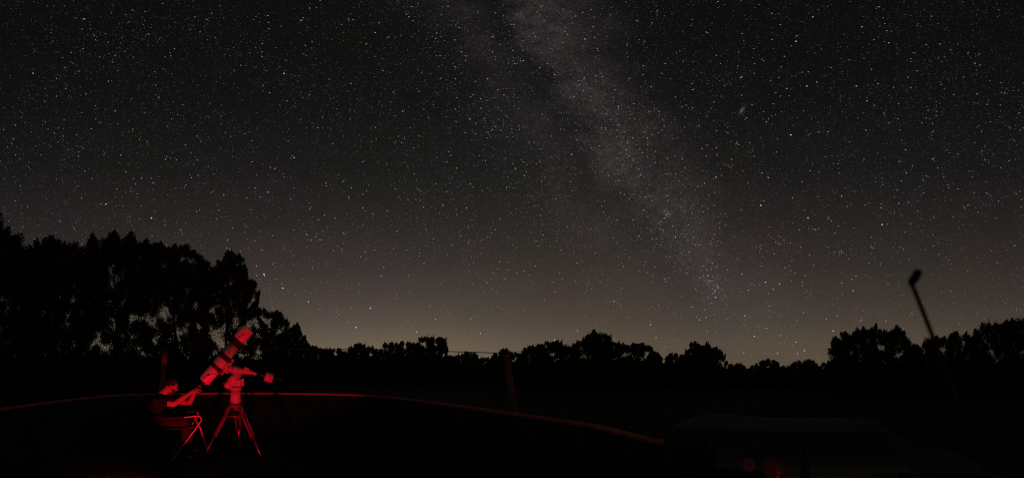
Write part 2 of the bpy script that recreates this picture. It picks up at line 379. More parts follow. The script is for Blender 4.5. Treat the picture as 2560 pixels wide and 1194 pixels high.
def sweep(name, prof, m):
    """prof: closed list of (outward offset, z) swept round the oval"""
    bm = bmesh.new(); N = len(path); rg = []
    for i in range(N):
        t = (path[min(i+1, N-1)]-path[max(i-1, 0)]).normalized(); o = Vector((t.y, -t.x, 0))
        if o.dot(path[i]-Fv*2.5) < 0: o = -o
        rg.append([bm.verts.new(path[i]+o*q[0]+Vector((0, 0, q[1]))) for q in prof])
    k = len(prof)
    for i in range(N-1):
        for j in range(k): bm.faces.new((rg[i][j], rg[i][(j+1) % k], rg[i+1][(j+1) % k], rg[i+1][j]))
    bm.faces.new(rg[0]); bm.faces.new(rg[-1])
    bmesh.ops.recalc_face_normals(bm, faces=bm.faces)
    return obj(name, bm, m, wall)
sweep('wall_face', [(0.0, -.7), (0.0, .872), (.05, .872), (.05, -.7)], MT['panel'])
wc = sweep('coping', [(.025+.030*math.cos(k*math.pi/6), .895+.027*math.sin(k*math.pi/6)) for k in range(12)], MT['cope'])
for f_ in wc.data.polygons: f_.use_smooth = True

# grass inside the wall and just outside it
def inside(x, y):
    p = Vector((x, y, 0)); f = p.dot(Fv); l = abs(p.dot(Rv))
    return -2.2 < f < 7.2 and l < (2.75 if f < 5.2 else 2.75*math.sqrt(max(0, 1-((f-5.2)/2.2)**2)))
Vv = []; Ff = []
for k in range(26000):
    a = R(random.uniform(-88, 88)); r_ = random.uniform(3.2, 7.6)*1.0
    x, y = r_*math.sin(a), r_*math.cos(a)
    if not inside(x, y) or random.random() > .45+.5*mn.noise(Vector((x*1.5, y*1.5, 3))): continue
    for j in range(3):
        an = random.uniform(0, 6.28); h = random.uniform(.015, .05); w = .004; lx, ly = random.uniform(-.03, .03), random.uniform(-.03, .03)
        bx, by = x+random.uniform(-.03, .03), y+random.uniform(-.03, .03)
        i0 = len(Vv); g0 = gz(bx, by); Vv += [(bx-w*math.cos(an), by-w*math.sin(an), g0), (bx+w*math.cos(an), by+w*math.sin(an), g0), (bx+lx, by+ly, g0+h)]
        Ff.append((i0, i0+1, i0+2))
tag(flatmesh('short_grass', Vv, Ff, MT['grass']), 'short dry grass on the ground inside the low wall', 'grass', kind='stuff')

# ------------------------------------------------------------------ trees
def leaves(cs, rads, axes, n_per, size, flat=.9):
    """quads scattered in ellipsoid lobes; cs centres, rads (w,h), axes unit long axes"""
    out = []
    for c, (w, h), ax, n in zip(cs, rads, axes, n_per):
        if n < 1: continue
        q = rng.normal(size=(n, 3)); q /= np.linalg.norm(q, axis=1)[:, None]; q *= (rng.random(n)**.5*np.where(rng.random(n) < .14, rng.uniform(1.0, 1.55, n), 1.0))[:, None]
        ax = np.array(ax); s1 = np.cross(ax, [0.3, .9, .1]); s1 /= np.linalg.norm(s1); s2 = np.cross(ax, s1)
        taper = 1-.35*q[:, 2:3]
        out.append(np.array(c)+s1*q[:, 0:1]*w*taper+s2*q[:, 1:2]*w*taper+ax*q[:, 2:3]*h)
    P = np.vstack(out); n = len(P)
    u = rng.normal(size=(n, 3)); u /= np.linalg.norm(u, axis=1)[:, None]
    v = rng.normal(size=(n, 3)); v -= (v*u).sum(1)[:, None]*u; v /= np.linalg.norm(v, axis=1)[:, None]
    s = (size*rng.uniform(.55, 1.25, n))[:, None]
    Q = np.stack([P-u*s*.62, P+v*s*.34, P+u*s*.62, P-v*s*.34], 1).reshape(-1, 3)
    return Q, np.arange(len(Q)).reshape(-1, 4)

def make_tree(name, label, cat, r, sky, base=None, depth=None, lobe=13, leafpx=3.6, dens=1.0, zmin=.25, trunk=None, spike=1.5, group=None, thin=None, m='leaf', lean=.5):
    """sky: skyline of this tree as bearings and heights (photograph columns and rows), turned into metres at distance r"""
    xs = [p[0] for p in sky]; xc = (xs[0]+xs[-1])/2; loc, rz = frame(xc, r)
    k = R(1/PPD)*r                                           # metres per column at this distance
    zt = lambda y: EYE+r*math.tan(R((HOR-y)/PPD))
    X = lambda x: (x-xc)*k
    hw = (xs[-1]-xs[0])/2*k; depth = depth or max(.8, hw*.8)
    root = empty(name, loc, rz); tag(root, label, cat, group)
    L = lobe*k
    def top(x):
        for (x0, y0), (x1, y1) in zip(sky, sky[1:]):
            if x0 <= x <= x1: return y0+(y1-y0)*(x-x0)/max(1e-6, x1-x0)
        return sky[-1][1]
    cs, rd, ax, npn = [], [], [], []
    zc = zt(min(p[1] for p in sky))*.45
    def add(x, d, z, w, h, sp, dn):
        out = np.array([x*lean/max(hw, .5), d*.25/max(depth, .5), sp]); out = out/np.linalg.norm(out)
        cs.append((x, d, z)); rd.append((w, h)); ax.append(out)
        npn.append(int(dn*dens*(math.pi*w*h)*5.2/((leafpx*k)**2*.42)))
    # outline sprays: tips on the skyline
    for (x0, y0), (x1, y1) in zip(sky, sky[1:]):
        seglen = math.hypot(x1-x0, (y1-y0)); m_ = max(1, int(seglen/(lobe*.95)))
        for j in range(m_):
            f = (j+.5*random.random())/m_; x = x0+(x1-x0)*f; y = y0+(y1-y0)*f
            w = L*random.uniform(.55, .85); h = w*spike*random.uniform(.85, 1.2)
            z = zt(y)-h*.92
            add(X(x)*.985, random.uniform(-.35, .35)*depth, z, w, h, 1, 1.0)
            if random.random() < .5:                         # a thin spray sticking out
                w = L*random.uniform(.16, .30); h = L*random.uniform(.8, 1.35)
                add(X(x+random.uniform(-3, 3)), random.uniform(-.3, .3)*depth, zt(y)-h*random.uniform(.35, .8), w, h, random.uniform(.5, 2.2), .9)
    for (x, y) in sky:                                        # a slim tip on each named point
        w = L*.42; h = w*spike*1.5
        add(X(x), random.uniform(-.2, .2)*depth, zt(y)-h*.9, w, h, 1.6, 1.1)
    # body
    nx = max(1, int((xs[-1]-xs[0])/(lobe*1.15)))
    for i in range(nx+1):
        x = xs[0]+(xs[-1]-xs[0])*i/max(1, nx); x = min(max(x, xs[0]+3), xs[-1]-3); zz = zt(top(x))-L*1.6
        while zz > zmin:
            xj = X(x)+random.uniform(-.5, .5)*L; w = L*random.uniform(.75, 1.25)
            env = math.sqrt(max(.12, 1-(xj/(hw+1e-6))**2))
            dn = 1.0
            if thin: dn = thin(x, HOR-math.degrees(math.atan((zz-EYE)/r))*PPD)
            for q in range(2):
                add(xj+random.uniform(-.3, .3)*L, random.uniform(-1, 1)*depth*env, zz+random.uniform(-.4, .4)*L, w, w*1.25, .7, .62*dn)
            zz -= L*1.35
    Q, F4 = leaves(cs, rd, ax, npn, leafpx*k)
    flatmesh('crown', Q, F4, MT[m], root)
    # trunk with limbs
    bm = bmesh.new(); H = max(zt(min(p[1] for p in sky))*.72, 1.0); tr_ = max(.06, H*.022)
    pts = bez([(0, 0, -.1), (random.uniform(-.1, .1), 0, H*.35), (random.uniform(-.2, .2), .1, H*.7), (random.uniform(-.3, .3), 0, H)], 4)
    tube(bm, pts, [tr_*(1-.8*i/(len(pts)-1)) for i in range(len(pts))], 8)
    for c in random.sample(cs, min(len(cs), 14)):
        if c[2] < H*.35: continue
        s0 = Vector(pts[int(min(len(pts)-1, len(pts)*max(.2, (c[2]/H)*.55)))]); e0 = Vector(c)
        mid = (s0+e0)/2+Vector((0, 0, -.06*(e0-s0).length)); q = bez([s0, mid, e0], 3)
        tube(bm, q, [tr_*.45*(1-.8*i/(len(q)-1)) for i in range(len(q))], 5)
    obj('trunk', bm, MT['bark'], root)
    return root

def thinL(x, y):   # loose lower crown where sky glints through
    g = mn.noise(Vector((x/34, y/24, 1.3)))+.5*mn.noise(Vector((x/13, y/12, 7.3)))
    return .05 if (y > 770 and g > .10) or g > .42 else 1.0
TALL = 'tall trees behind the man and telescope'
make_tree('tall_tree', 'tall dark tree at the far left edge of the view', 'tree', 15, [(-190, 700), (-120, 610), (-60, 575), (0, 560), (40, 590), (70, 640)], lobe=17, group=TALL, spike=1.7)
make_tree('tall_tree', 'tall dark tree second from the left edge of the view', 'tree', 16, [(60, 640), (90, 600), (125, 590), (160, 605), (200, 625), (215, 650)], lobe=16, group=TALL, spike=1.7)
make_tree('tall_tree', 'tallest tree of the group behind the seated man, with spiky upright tips', 'tree', 16,
          [(212, 640), (222, 600), (234, 585), (241, 625), (256, 612), (268, 598), (276, 592), (287, 574), (296, 588), (303, 622), (316, 600), (325, 580), (334, 592), (341, 612), (352, 608), (361, 594), (368, 622), (374, 640)], lobe=15, spike=1.9, group=TALL, thin=thinL)
make_tree('tall_tree', 'broad rounded dark tree right of the spiky tallest tree', 'tree', 15.5,
          [(366, 655), (378, 628), (391, 608), (402, 603), (410, 622), (424, 618), (437, 612), (450, 618), (464, 619), (478, 622), (494, 630), (503, 648), (515, 655), (521, 668), (523, 690), (518, 712)], lobe=15, spike=1.5, group=TALL, thin=thinL)
make_tree('tall_tree', 'upright tree with a loose right side behind the telescope tube', 'tree', 15,
          [(508, 745), (524, 690), (535, 668), (546, 650), (558, 652), (569, 632), (578, 628), (588, 638), (597, 635), (600, 655), (611, 658), (613, 682), (620, 700), (628, 696), (637, 705), (646, 722), (643, 742), (634, 752), (628, 775)], lobe=12, spike=1.35, group=TALL, thin=thinL, leafpx=3.3)
make_tree('tall_tree', 'lower sloping tree just right of the telescope top', 'tree', 17,
          [(625, 772), (634, 770), (645, 766), (651, 772), (660, 768), (668, 780), (679, 778), (690, 775), (699, 778), (706, 790), (714, 796), (720, 803), (714, 815), (704, 828)], lobe=10, spike=1.5, group=TALL, thin=thinL, leafpx=3.3)
make_tree('small_tree', 'small ragged tree at the right foot of the tall tree group', 'tree', 20,
          [(690, 858), (700, 838), (712, 832), (722, 820), (733, 815), (742, 806), (748, 815), (750, 830), (760, 840), (766, 856), (774, 864)], lobe=8, spike=1.2, leafpx=3.2)
ROW = 'trees on the horizon beyond the low wall'
row = [
 ('low rounded bush between the tall trees and the wire', 34, [(770, 868), (785, 864), (800, 870), (825, 872), (850, 872), (865, 879), (880, 888)], 8),
 ('small domed tree crossed by the overhead wire', 36, [(872, 884), (880, 866), (888, 860), (898, 857), (908, 860), (918, 866), (930, 866), (938, 876), (942, 886)], 8),
 ('low lacy tree joined to the left of the square-topped tree', 33, [(940, 888), (952, 872), (960, 858), (975, 856), (990, 855), (1000, 860), (1005, 852), (1018, 853), (1030, 856), (1045, 856), (1052, 866)], 9),
 ('square-topped dark tree under the wire, left of centre', 32, [(1046, 860), (1050, 843), (1062, 840), (1078, 841), (1092, 843), (1104, 841), (1111, 856), (1117, 868), (1114, 884), (1108, 896)], 10),
 ('low flat tree right of the square-topped tree', 40, [(1105, 893), (1125, 888), (1140, 888), (1155, 883), (1168, 880), (1184, 880), (1192, 886), (1200, 895), (1215, 893), (1232, 897)], 7),
 ('ragged tree behind the centre fence post', 28, [(1228, 896), (1236, 882), (1250, 886), (1256, 872), (1266, 870), (1277, 880), (1288, 878), (1302, 886), (1312, 880)], 8),
 ('wide feathery tree right of the centre post', 27, [(1298, 886), (1312, 868), (1330, 864), (1345, 858), (1355, 864), (1364, 852), (1378, 858), (1388, 852), (1402, 854), (1410, 862), (1420, 864), (1432, 866), (1443, 880)], 9),
 ('tree with two pointed lobes right of centre', 25, [(1436, 860), (1444, 850), (1456, 850), (1465, 838), (1474, 836), (1484, 824), (1492, 832), (1497, 843), (1504, 836), (1512, 832), (1521, 840), (1524, 854), (1528, 864)], 10),
 ('long lumpy tree right of the two-lobed tree', 26, [(1520, 864), (1532, 852), (1545, 856), (1558, 855), (1568, 863), (1580, 858), (1592, 858), (1604, 856), (1614, 862), (1626, 864), (1630, 876), (1620, 892), (1612, 902)], 9),
 ('low tree in the dip right of the long lumpy tree', 30, [(1612, 900), (1625, 886), (1636, 876), (1645, 880), (1652, 890), (1665, 892), (1676, 884), (1688, 882), (1702, 886), (1716, 888)], 8),
 ('three-lobed tree rising above the open bag', 24, [(1706, 885), (1722, 872), (1730, 866), (1728, 856), (1737, 851), (1746, 858), (1756, 866), (1766, 856), (1772, 860), (1780, 872), (1790, 866), (1798, 872), (1808, 888), (1816, 900), (1812, 914), (1800, 930)], 10),
 ('feathery low tree right of the three-lobed tree', 27, [(1800, 938), (1814, 920), (1826, 910), (1840, 910), (1850, 906), (1860, 914), (1870, 924), (1880, 912), (1890, 908), (1902, 918)], 8),
 ('low square-crowned tree, middle right', 27, [(1898, 918), (1908, 900), (1920, 896), (1932, 898), (1944, 904), (1946, 918), (1955, 914), (1968, 914), (1976, 922)], 8),
 ('low domed tree left of the big crown at right', 26, [(1972, 918), (1984, 905), (1996, 900), (2010, 902), (2020, 896), (2030, 900), (2040, 906), (2048, 920)], 8),
 ('small tree tucked under the left side of the big right crown', 24, [(2044, 922), (2056, 906), (2070, 903), (2086, 896), (2096, 900), (2110, 912)], 8),
 ('big tree with upright leafy tips at the right', 18, [(2086, 868), (2080, 852), (2088, 838), (2098, 848), (2106, 830), (2114, 828), (2124, 838), (2134, 832), (2143, 821), (2152, 826), (2159, 816), (2168, 828), (2178, 820), (2189, 810), (2198, 824), (2210, 821), (2220, 830), (2228, 824), (2236, 822), (2240, 811), (2248, 824), (2256, 824), (2262, 838), (2270, 846), (2280, 860), (2290, 868)], 11),
 ('dark tree right of the big leafy tree', 18, [(2272, 870), (2284, 866), (2294, 860), (2310, 856), (2340, 838), (2360, 842), (2390, 826), (2420, 836), (2440, 860)], 12),
 ('dark tree at the far right edge of the view', 17, [(2420, 856), (2440, 826), (2470, 806), (2500, 812), (2530, 796), (2570, 806), (2620, 830)], 13),
]
for i, (lab, r_, sk, lb) in enumerate(row):
    thr = (lambda x, y: .05 if mn.noise(Vector((x/16, y/13, 4.2))) > .27 and y < 960 else 1.0)
    make_tree('horizon_tree', 'dark '+lab if not lab.startswith('dark') and i % 3 == 0 and 'dark' not in lab else lab, 'tree', r_, sk, lobe=lb, group=ROW, thin=thr, spike=1.25 if i != 15 else 1.6, leafpx=3.1, m='leaf' if i % 2 else 'leaf2', dens=1.1)
# undergrowth that closes the view under the crowns
SKYL = []
def skyl(px):
    ys = []
    for sk in SKYL:
        for (x0, y0), (x1, y1) in zip(sk, sk[1:]):
            if min(x0, x1) <= px <= max(x0, x1) and x0 != x1: ys.append(y0+(y1-y0)*(px-x0)/(x1-x0))
    return min(ys) if ys else 895
SKYL += [sk for _, _, sk, _ in row]
def undergrowth():
    cs, rd, ax, npn = [], [], [], []
    bmc = bmesh.new()
    for k in range(420):
        px = -20+2600*k/420+random.uniform(-5, 5)
        hy = (882 if px < 770 else min(938, max(892, max(skyl(px-12), skyl(px), skyl(px+12))+17)))+10*mn.noise(Vector((px/37, 0, 0)))+8*mn.noise(Vector((px/11, 5, 0)))
        r_ = 21 if px < 760 else (36 if px < 1240 else 27)
        if px > 2080: r_ = 20
        zt = EYE+r_*math.tan(R((HOR-hy)/PPD)); (x, y, _), rz = frame(px, r_)
        z = zt-.5
        w = .45 if r_ < 30 else .75
        while z > -.2:
            d = random.uniform(-.6, .6); s = math.sqrt(x*x+y*y)
            cs.append((x*(1+d/s), y*(1+d/s), z)); rd.append((w, w*1.1)); ax.append((0, 0, 1)); npn.append(60)
            ball(bmc, (x*(1+.9/s), y*(1+.9/s), z-.25), w*.8, (1.1, 1.1, 1.1), sub=1)
            z -= w*1.1
    Q, F4 = leaves(cs, rd, ax, npn, .16)
    u = flatmesh('undergrowth', Q, F4, MT['leaf2']); tag(u, 'dense dark undergrowth closing the view below the tree crowns', 'undergrowth', kind='stuff')
    b = obj('thicket_core', bmc, MT['leaf'], u); tag(b, kind='stuff')
undergrowth()

# ------------------------------------------------------------------ fence posts and wire
def post(label, px, r_, zt, lean, rad):
    loc, rz = frame(px, r_); e = empty('fence_post', loc, rz); tag(e, label, 'post', 'wooden posts outside the low wall')
    bm = bmesh.new(); pts = [(lean*(z/zt), 0, z) for z in (-.2, .4, .9, 1.4, zt-.02, zt)]
    tube(bm, pts, [rad*1.08, rad*1.04, rad, rad*.98, rad*.95, rad*.86], 14)
    for v in bm.verts: v.co += Vector((mn.noise(v.co*5), mn.noise(v.co*5+Vector((9, 0, 0))), 0))*.012
    obj('shaft', bm, MT['wood'], e, True)
    bm = bmesh.new(); ball(bm, (lean*.97, -rad*1.0, zt-.035), .022, (1, 1.3, 1)); obj('insulator', bm, MT['black'], e, True)
    return Vector(loc)+Vector((math.cos(rz)*lean*.97, math.sin(rz)*lean*.97, zt-.035))+Vector((math.sin(rz), -math.cos(rz), 0))*rad
pa = post('reddish wooden post behind the seated man, leaning right', 394, 8.3, 1.97, .20, .075)
pb = post('dim wooden post standing alone at the centre of the view', 1292, 8.0, 1.87, -.26, .085)
pc = post('dark wooden post at the far left edge beyond the wall', -40, 8.2, 1.95, .05, .08)
def wire(name, label, p, q, sag):
    bm = bmesh.new(); pts = [p.lerp(q, i/24)+Vector((0, 0, -sag*4*(i/24)*(1-i/24))) for i in range(25)]
    tube(bm, pts, .010, 6); o = obj(name, bm, MT['cable'], None, True); tag(o, label, 'wire')
wire('overhead_wire', 'thin dark wire strung between the post behind the man and the centre post', pa, pb, .004)
wire('overhead_wire', 'thin dark wire running left from the post behind the man', pc, pa, .03)

# ------------------------------------------------------------------ telescope on its mount
loc, rz = frame(570, 5.2)
TS = empty('telescope', loc, rz); tag(TS, 'white tube telescope with three black rings on a mount, lit red', 'telescope')
U = R(1/PPD)*5.2
def q(px, py, b=0.0): return Vector(((px-570)*U, b, EYE+(HOR-py)*U))
lo = q(510, 953, .05); hi = q(620, 822, -.05); axv = (hi-lo).normalized(); Lt = (hi-lo).length
bm = bmesh.new(); RT = .098
def ringpts(bm, c, ax, r, n=48):
    a = ax.cross(Vector((0, 1, 0))).normalized(); b = ax.cross(a)
    return [bm.verts.new(c+(a*math.cos(k*2*math.pi/n)+b*math.sin(k*2*math.pi/n))*r) for k in range(n)]
def lathe(bm, prof, o, ax, n=48):
    rg = [ringpts(bm, o+ax*h, ax, max(r, 1e-4), n) for h, r in prof]
    for A_, B_ in zip(rg, rg[1:]):
        for k in range(n): bm.faces.new((A_[k], A_[(k+1) % n], B_[(k+1) % n], B_[k]))
    bmesh.ops.recalc_face_normals(bm, faces=bm.faces)
lathe(bm, [(0, 0), (0, RT*.96), (.008, RT), (Lt*.72, RT), (Lt*.72, RT)], lo, axv)
tb = obj('tube', bm, MT['white'], TS, True)
bm = bmesh.new(); lathe(bm, [(Lt*.72, RT), (Lt*.722, RT*1.07), (Lt-.004, RT*1.08), (Lt, RT*1.06), (Lt, RT*.98), (Lt*.8, RT*.95)], lo, axv); obj('dew_shield', bm, MT['white'], TS, True)
bm = bmesh.new(); lathe(bm, [(Lt*.95, 0), (Lt*.95, RT*.96)], lo, axv); obj('front_lens', bm, MT['black'], TS)
for t0, t1, rr_ in ((.248, .306, 1.15), (.436, .506, 1.15), (.690, .782, 1.22)):
    bm = bmesh.new(); lathe(bm, [(Lt*t0, RT*1.0), (Lt*t0, RT*rr_), (Lt*t1, RT*rr_), (Lt*t1, RT*1.0)], lo, axv)
    o = obj('tube_ring', bm, MT['black'], TS)
    bm = bmesh.new(); c = lo+axv*Lt*(t0+t1)/2; sdv = axv.cross(Vector((0, 1, 0))).normalized()
    box(bm, c-sdv*(RT*rr_+.012), (.03, .03, .035), bev=.004); obj('ring_clamp', bm, MT['black'], o)
# marks on the tube: print near the top and thin black cables lower down
def on_tube(h, ang, r_):
    a = axv.cross(Vector((0, 1, 0))).normalized(); b = Vector((0, -1, 0)); b = (b-axv*b.dot(axv)).normalized()
    return lo+axv*h+(a*math.sin(ang)+b*math.cos(ang))*r_
bm = bmesh.new()
GL = [[(0, 1), (.5, 1.0), (.2, .5), (.5, .1)], [(.75, .95), (1.25, 1)], [(1.0, 1), (.95, .1)], [(1.45, .9), (1.3, .5), (1.45, .1), (1.7, .1)]]
for row_ in (0, 1):
    for g in GL:
        pts = [on_tube(Lt*(.90-.058*row_)-(1-py_)*.04, (px_-.85)*.34+.1*row_, RT*1.086) for px_, py_ in g]
        tube(bm, pts, .0042, 5)
obj('print_mark', bm, MT['ink'], tb)
bm = bmesh.new(); tube(bm, bez([on_tube(Lt*.26, -.9, RT*1.12), on_tube(Lt*.17, -.25, RT*1.05), on_tube(Lt*.10, .25, RT*1.06), on_tube(Lt*.02, .45, RT*1.05)], 6), .0035, 6); obj('cable', bm, MT['black'], TS, True)
bm = bmesh.new()
tube(bm, bez([on_tube(Lt*.44, .35, RT*1.05), on_tube(Lt*.52, -.2, RT*1.05), on_tube(Lt*.62, .1, RT*1.03), on_tube(Lt*.70, .4, RT*1.06)], 6), .0028, 6)
obj('cable', bm, MT['black'], TS, True)
bm = bmesh.new(); box(bm, on_tube(Lt*.125, .12, RT*1.03), (.022, .02, .034), bev=.004); obj('cable_plug', bm, MT['black'], TS)
# focuser and camera below the tube
bm = bmesh.new(); seg(bm, lo, lo-axv*.05, .035, .03, 24); seg(bm, lo-axv*.05, lo-axv*.10, .026, .026, 24); obj('focuser', bm, MT['black'], TS)
bm = bmesh.new(); box(bm, lo-axv*.115, (.075, .07, .05), axv.to_track_quat('Z', 'Y').to_matrix(), .006); obj('camera_body', bm, MT['black'], TS)
bm = bmesh.new(); ball(bm, lo-axv*.06+Vector((.055, -.03, 0)), .014); obj('focus_knob', bm, MT['chrome'], TS, True)
bm = bmesh.new(); tube(bm, bez([lo-axv*.11, lo+Vector((.10, -.02, -.26)), q(560, 1000, -.03), q(583, 1006, -.09)], 8), .0035, 6); obj('hanging_cable', bm, MT['black'], TS, True)
# saddle, declination and polar housings
sd = q(560, 901, 0)-q(548, 908, 0)
sdir = -axv.cross(Vector((0, 1, 0))).normalized()
if sdir.x < 0: sdir = -sdir
bar0 = lo+axv*Lt*.24+sdir*(RT*1.13+.012); bar1 = lo+axv*Lt*.52+sdir*(RT*1.13+.012)
bm = bmesh.new(); rotm = axv.to_track_quat('X', 'Y').to_matrix(); box(bm, (bar0+bar1)/2, ((bar1-bar0).length, .07, .022), rotm, .004); obj('dovetail_bar', bm, MT['cream'], TS)
sc_ = lo+axv*Lt*.37+sdir*(RT*1.13+.045)
bm = bmesh.new(); box(bm, sc_, (.15, .10, .045), rotm, .01); obj('saddle', bm, MT['cream'], TS)
j = q(590, 925)                                              # crossing of the two axes
bm = bmesh.new(); seg(bm, sc_, sc_.lerp(j, .6), .048, .058, 28); seg(bm, sc_.lerp(j, .55), j+(j-sc_).normalized()*.04, .064, .064, 28); ball(bm, j, .064)
obj('declination_housing', bm, MT['cream'], TS, True)
wdir = (q(703, 951)-q(622, 926)).normalized()
bm = bmesh.new(); seg(bm, j, q(628, 930), .05, .04, 28); box(bm, q(615, 925), (.08, .09, .085), wdir.to_track_quat('X', 'Z').to_matrix(), .012); seg(bm, q(628, 930), q(641, 935), .032, .022, 24)
obj('motor_housing', bm, MT['cream'], TS)
bm = bmesh.new(); seg(bm, q(637, 933), q(703, 951), .009, .009, 16); ball(bm, q(703, 951), .012, sub=1); obj('counterweight_bar', bm, MT['steel'], TS, True)
bm = bmesh.new(); w0 = q(663, 940.5); w1 = q(682, 946)
lathe(bm, [(0, .01), (0, .070), (.006, .076), ((w1-w0).length-.006, .076), ((w1-w0).length, .070), ((w1-w0).length, .01)], w0, (w1-w0).normalized()); obj('counterweight', bm, MT['cream'], TS, True)
pol0 = q(571, 962, -.02); pol1 = q(603, 928, .05)
bm = bmesh.new(); seg(bm, pol0, pol1, .078, .062, 32); ball(bm, pol0, .074, (1, 1, .9)); obj('polar_housing', bm, MT['cream'], TS, True)
bm = bmesh.new(); box(bm, q(592, 960), (.13, .13, .16), None, .022); box(bm, q(574, 968), (.06, .08, .05), None, .012); box(bm, q(606, 955, .02), (.05, .10, .12), None, .012); obj('latitude_block', bm, MT['cream'], TS)
bm = bmesh.new(); seg(bm, q(568, 950, -.08), q(556, 958, -.12), .013, .013, 12); ball(bm, q(555, 959, -.12), .018, sub=1); obj('adjusting_knob', bm, MT['black'], TS, True)
bm = bmesh.new(); seg(bm, q(589, 972), q(589, 1010), .080, .088, 36); seg(bm, q(589, 967), q(589, 974), .098, .098, 36); obj('pier_column', bm, MT['cream'], TS, True)
bm = bmesh.new(); seg(bm, q(589, 1009), q(589, 1018), .115, .12, 36); obj('tripod_head', bm, MT['greyleg'], TS, True)
for ang in (200, 318, 80):
    d = Vector((math.cos(R(ang)), math.sin(R(ang)), 0)); p0 = q(589, 1014)+d*.09; kz = p0.z
    bm = bmesh.new(); e1 = p0+d*.25-Vector((0, 0, kz*.52)); e2 = Vector((p0.x, p0.y, 0))+d*.48
    tg = d.cross(Vector((0, 0, 1)))
    for s in (-1, 1): seg(bm, p0+tg*s*.035, e1+tg*s*.03, .018, .018, 12)
    seg(bm, p0, p0.lerp(e1, .22), .036, .03, 14)
    o = obj('leg', bm, MT['greyleg'], TS, True)
    bm = bmesh.new(); seg(bm, e1-(e1-p0)*.05, e2+Vector((0, 0, .02)), .018, .016, 12); obj('lower_tube', bm, MT['steel'], o, True)
    bm = bmesh.new(); seg(bm, e2+Vector((0, 0, .04)), e2-Vector((0, 0, .0)), .02, .026, 12); obj('foot', bm, MT['rubber'], o)
bm = bmesh.new()
for ang in (200, 318, 80):
    d = Vector((math.cos(R(ang)), math.sin(R(ang)), 0)); box(bm, q(589, 1040)+d*.11, (.22, .05, .012), Matrix.Rotation(R(ang), 3, 'Z'), .003)
seg(bm, q(589, 1041.5), q(589, 1038.5), .09, .09, 24); obj('spreader_tray', bm, MT['greyleg'], TS)

# ------------------------------------------------------------------ folding chair
loc, rz = frame(430, 5.2)
CH = empty('folding_chair', loc, rz); tag(CH, 'folding chair with bent metal tube arms under the seated man', 'chair')
def p(px, py, b=0.0): return Vector(((px-430)*U, b, EYE+(HOR-py)*U))
for s in (-1, 1):
    b = .28*s
    bm = bmesh.new(); tube(bm, bez([p(372, 1041, b), p(400, 1040.5, b), p(455, 1037.5, b), p(484, 1034.5, b), p(494, 1035.5, b), p(499.5, 1041, b), p(496, 1050, b), p(478, 1076, b), p(452, 1112, b), p(428, 1147, b)], 5), .0105, 12)
    obj('arm_tube', bm, MT['chrome'], CH, True)
    bm = bmesh.new(); tube(bm, bez([p(375, 1066, b*.94), p(440, 1066, b*.94), p(484, 1062, b*.94), p(500, 1075, b*.94), p(512, 1110, b*.94), p(520, 1147, b*.94)], 4), .011, 10)
    obj('seat_rail', bm, MT['sling'], CH, True)
    bm = bmesh.new(); tube(bm, bez([p(363, 1030, b), p(370, 1039, b), p(385, 1041, b), p(420, 1039.6, b), p(458 if s < 0 else 490, 1037.2 if s < 0 else 1034.4, b)], 4), .019, 12); obj('dark_arm_cover', bm, MT['sling'], CH, True)  # dark cover added so the tube underneath doesn't show red-lit
    bm = bmesh.new(); tube(bm, [p(489, 1048, b), p(498, 1066, b), p(503, 1084, b*.95)], .012, 10); obj('brace', bm, MT['chrome'], CH, True)
    bm = bmesh.new(); tube(bm, bez([p(350, 985, b*.9), p(358, 1025, b*.9), p(372, 1066, b*.9), p(366, 1110, b*.9), p(352, 1147, b*.9)], 4), .012, 10); obj('back_upright', bm, MT['sling'], CH, True)
bm = bmesh.new(); n = 14
for part_ in (0,):
    g = [[bm.verts.new(p(372+(480-372)*i/n, 1064+7*math.sin(math.pi*i/n)**.5*math.sin(math.pi*(jj/8)), -.25+.5*jj/8)) for jj in range(9)] for i in range(n+1)]
    for i in range(n):
        for jj in range(8): bm.faces.new((g[i][jj], g[i+1][jj], g[i+1][jj+1], g[i][jj+1]))
bmesh.ops.solidify(bm, geom=bm.faces[:], thickness=.006); obj('seat', bm, MT['sling'], CH, True)
bm = bmesh.new()
g = [[bm.verts.new(p(351+8*i/n, 990+55*i/n, -.24+.48*jj/8)+Vector((-.03*math.sin(math.pi*jj/8), 0, 0))) for jj in range(9)] for i in range(n+1)]
for i in range(n):
    for jj in range(8): bm.faces.new((g[i][jj], g[i+1][jj], g[i+1][jj+1], g[i][jj+1]))
bmesh.ops.solidify(bm, geom=bm.faces[:], thickness=.006); obj('backrest', bm, MT['sling'], CH, True)

# ------------------------------------------------------------------ seated man
MAN = empty('person', loc, rz); tag(MAN, 'seated bearded man in a black T-shirt reaching up to the telescope eyepiece', 'person')
def remesh(o, v, it=6, f=.5):
    a = o.modifiers.new('remesh', 'REMESH'); a.mode = 'VOXEL'; a.voxel_size = v; a.use_smooth_shade = True
    b = o.modifiers.new('smooth', 'SMOOTH'); b.factor = f; b.iterations = it
bm = bmesh.new()
HC = p(429, 965, 0); tilt = Matrix.Rotation(R(24), 3, 'Y')              # head leans forward (towards +x), looks down
def h(x, y, z): return HC+tilt @ Vector((x, y, z))
ball(bm, h(-.012, 0, .022), .092, (1.06, .82, .98), tilt)               # skull
ball(bm, h(.030, 0, -.030), .070, (.92, .86, 1.15), tilt)               # face
ball(bm, h(.052, 0, -.085), .034, (.9, 1.05, .75), tilt)                # chin
cap(bm, h(.060, -.03, -.065), h(.0, -.055, -.045), .020, .022); cap(bm, h(.060, .03, -.065), h(.0, .055, -.045), .020, .022)   # jaw
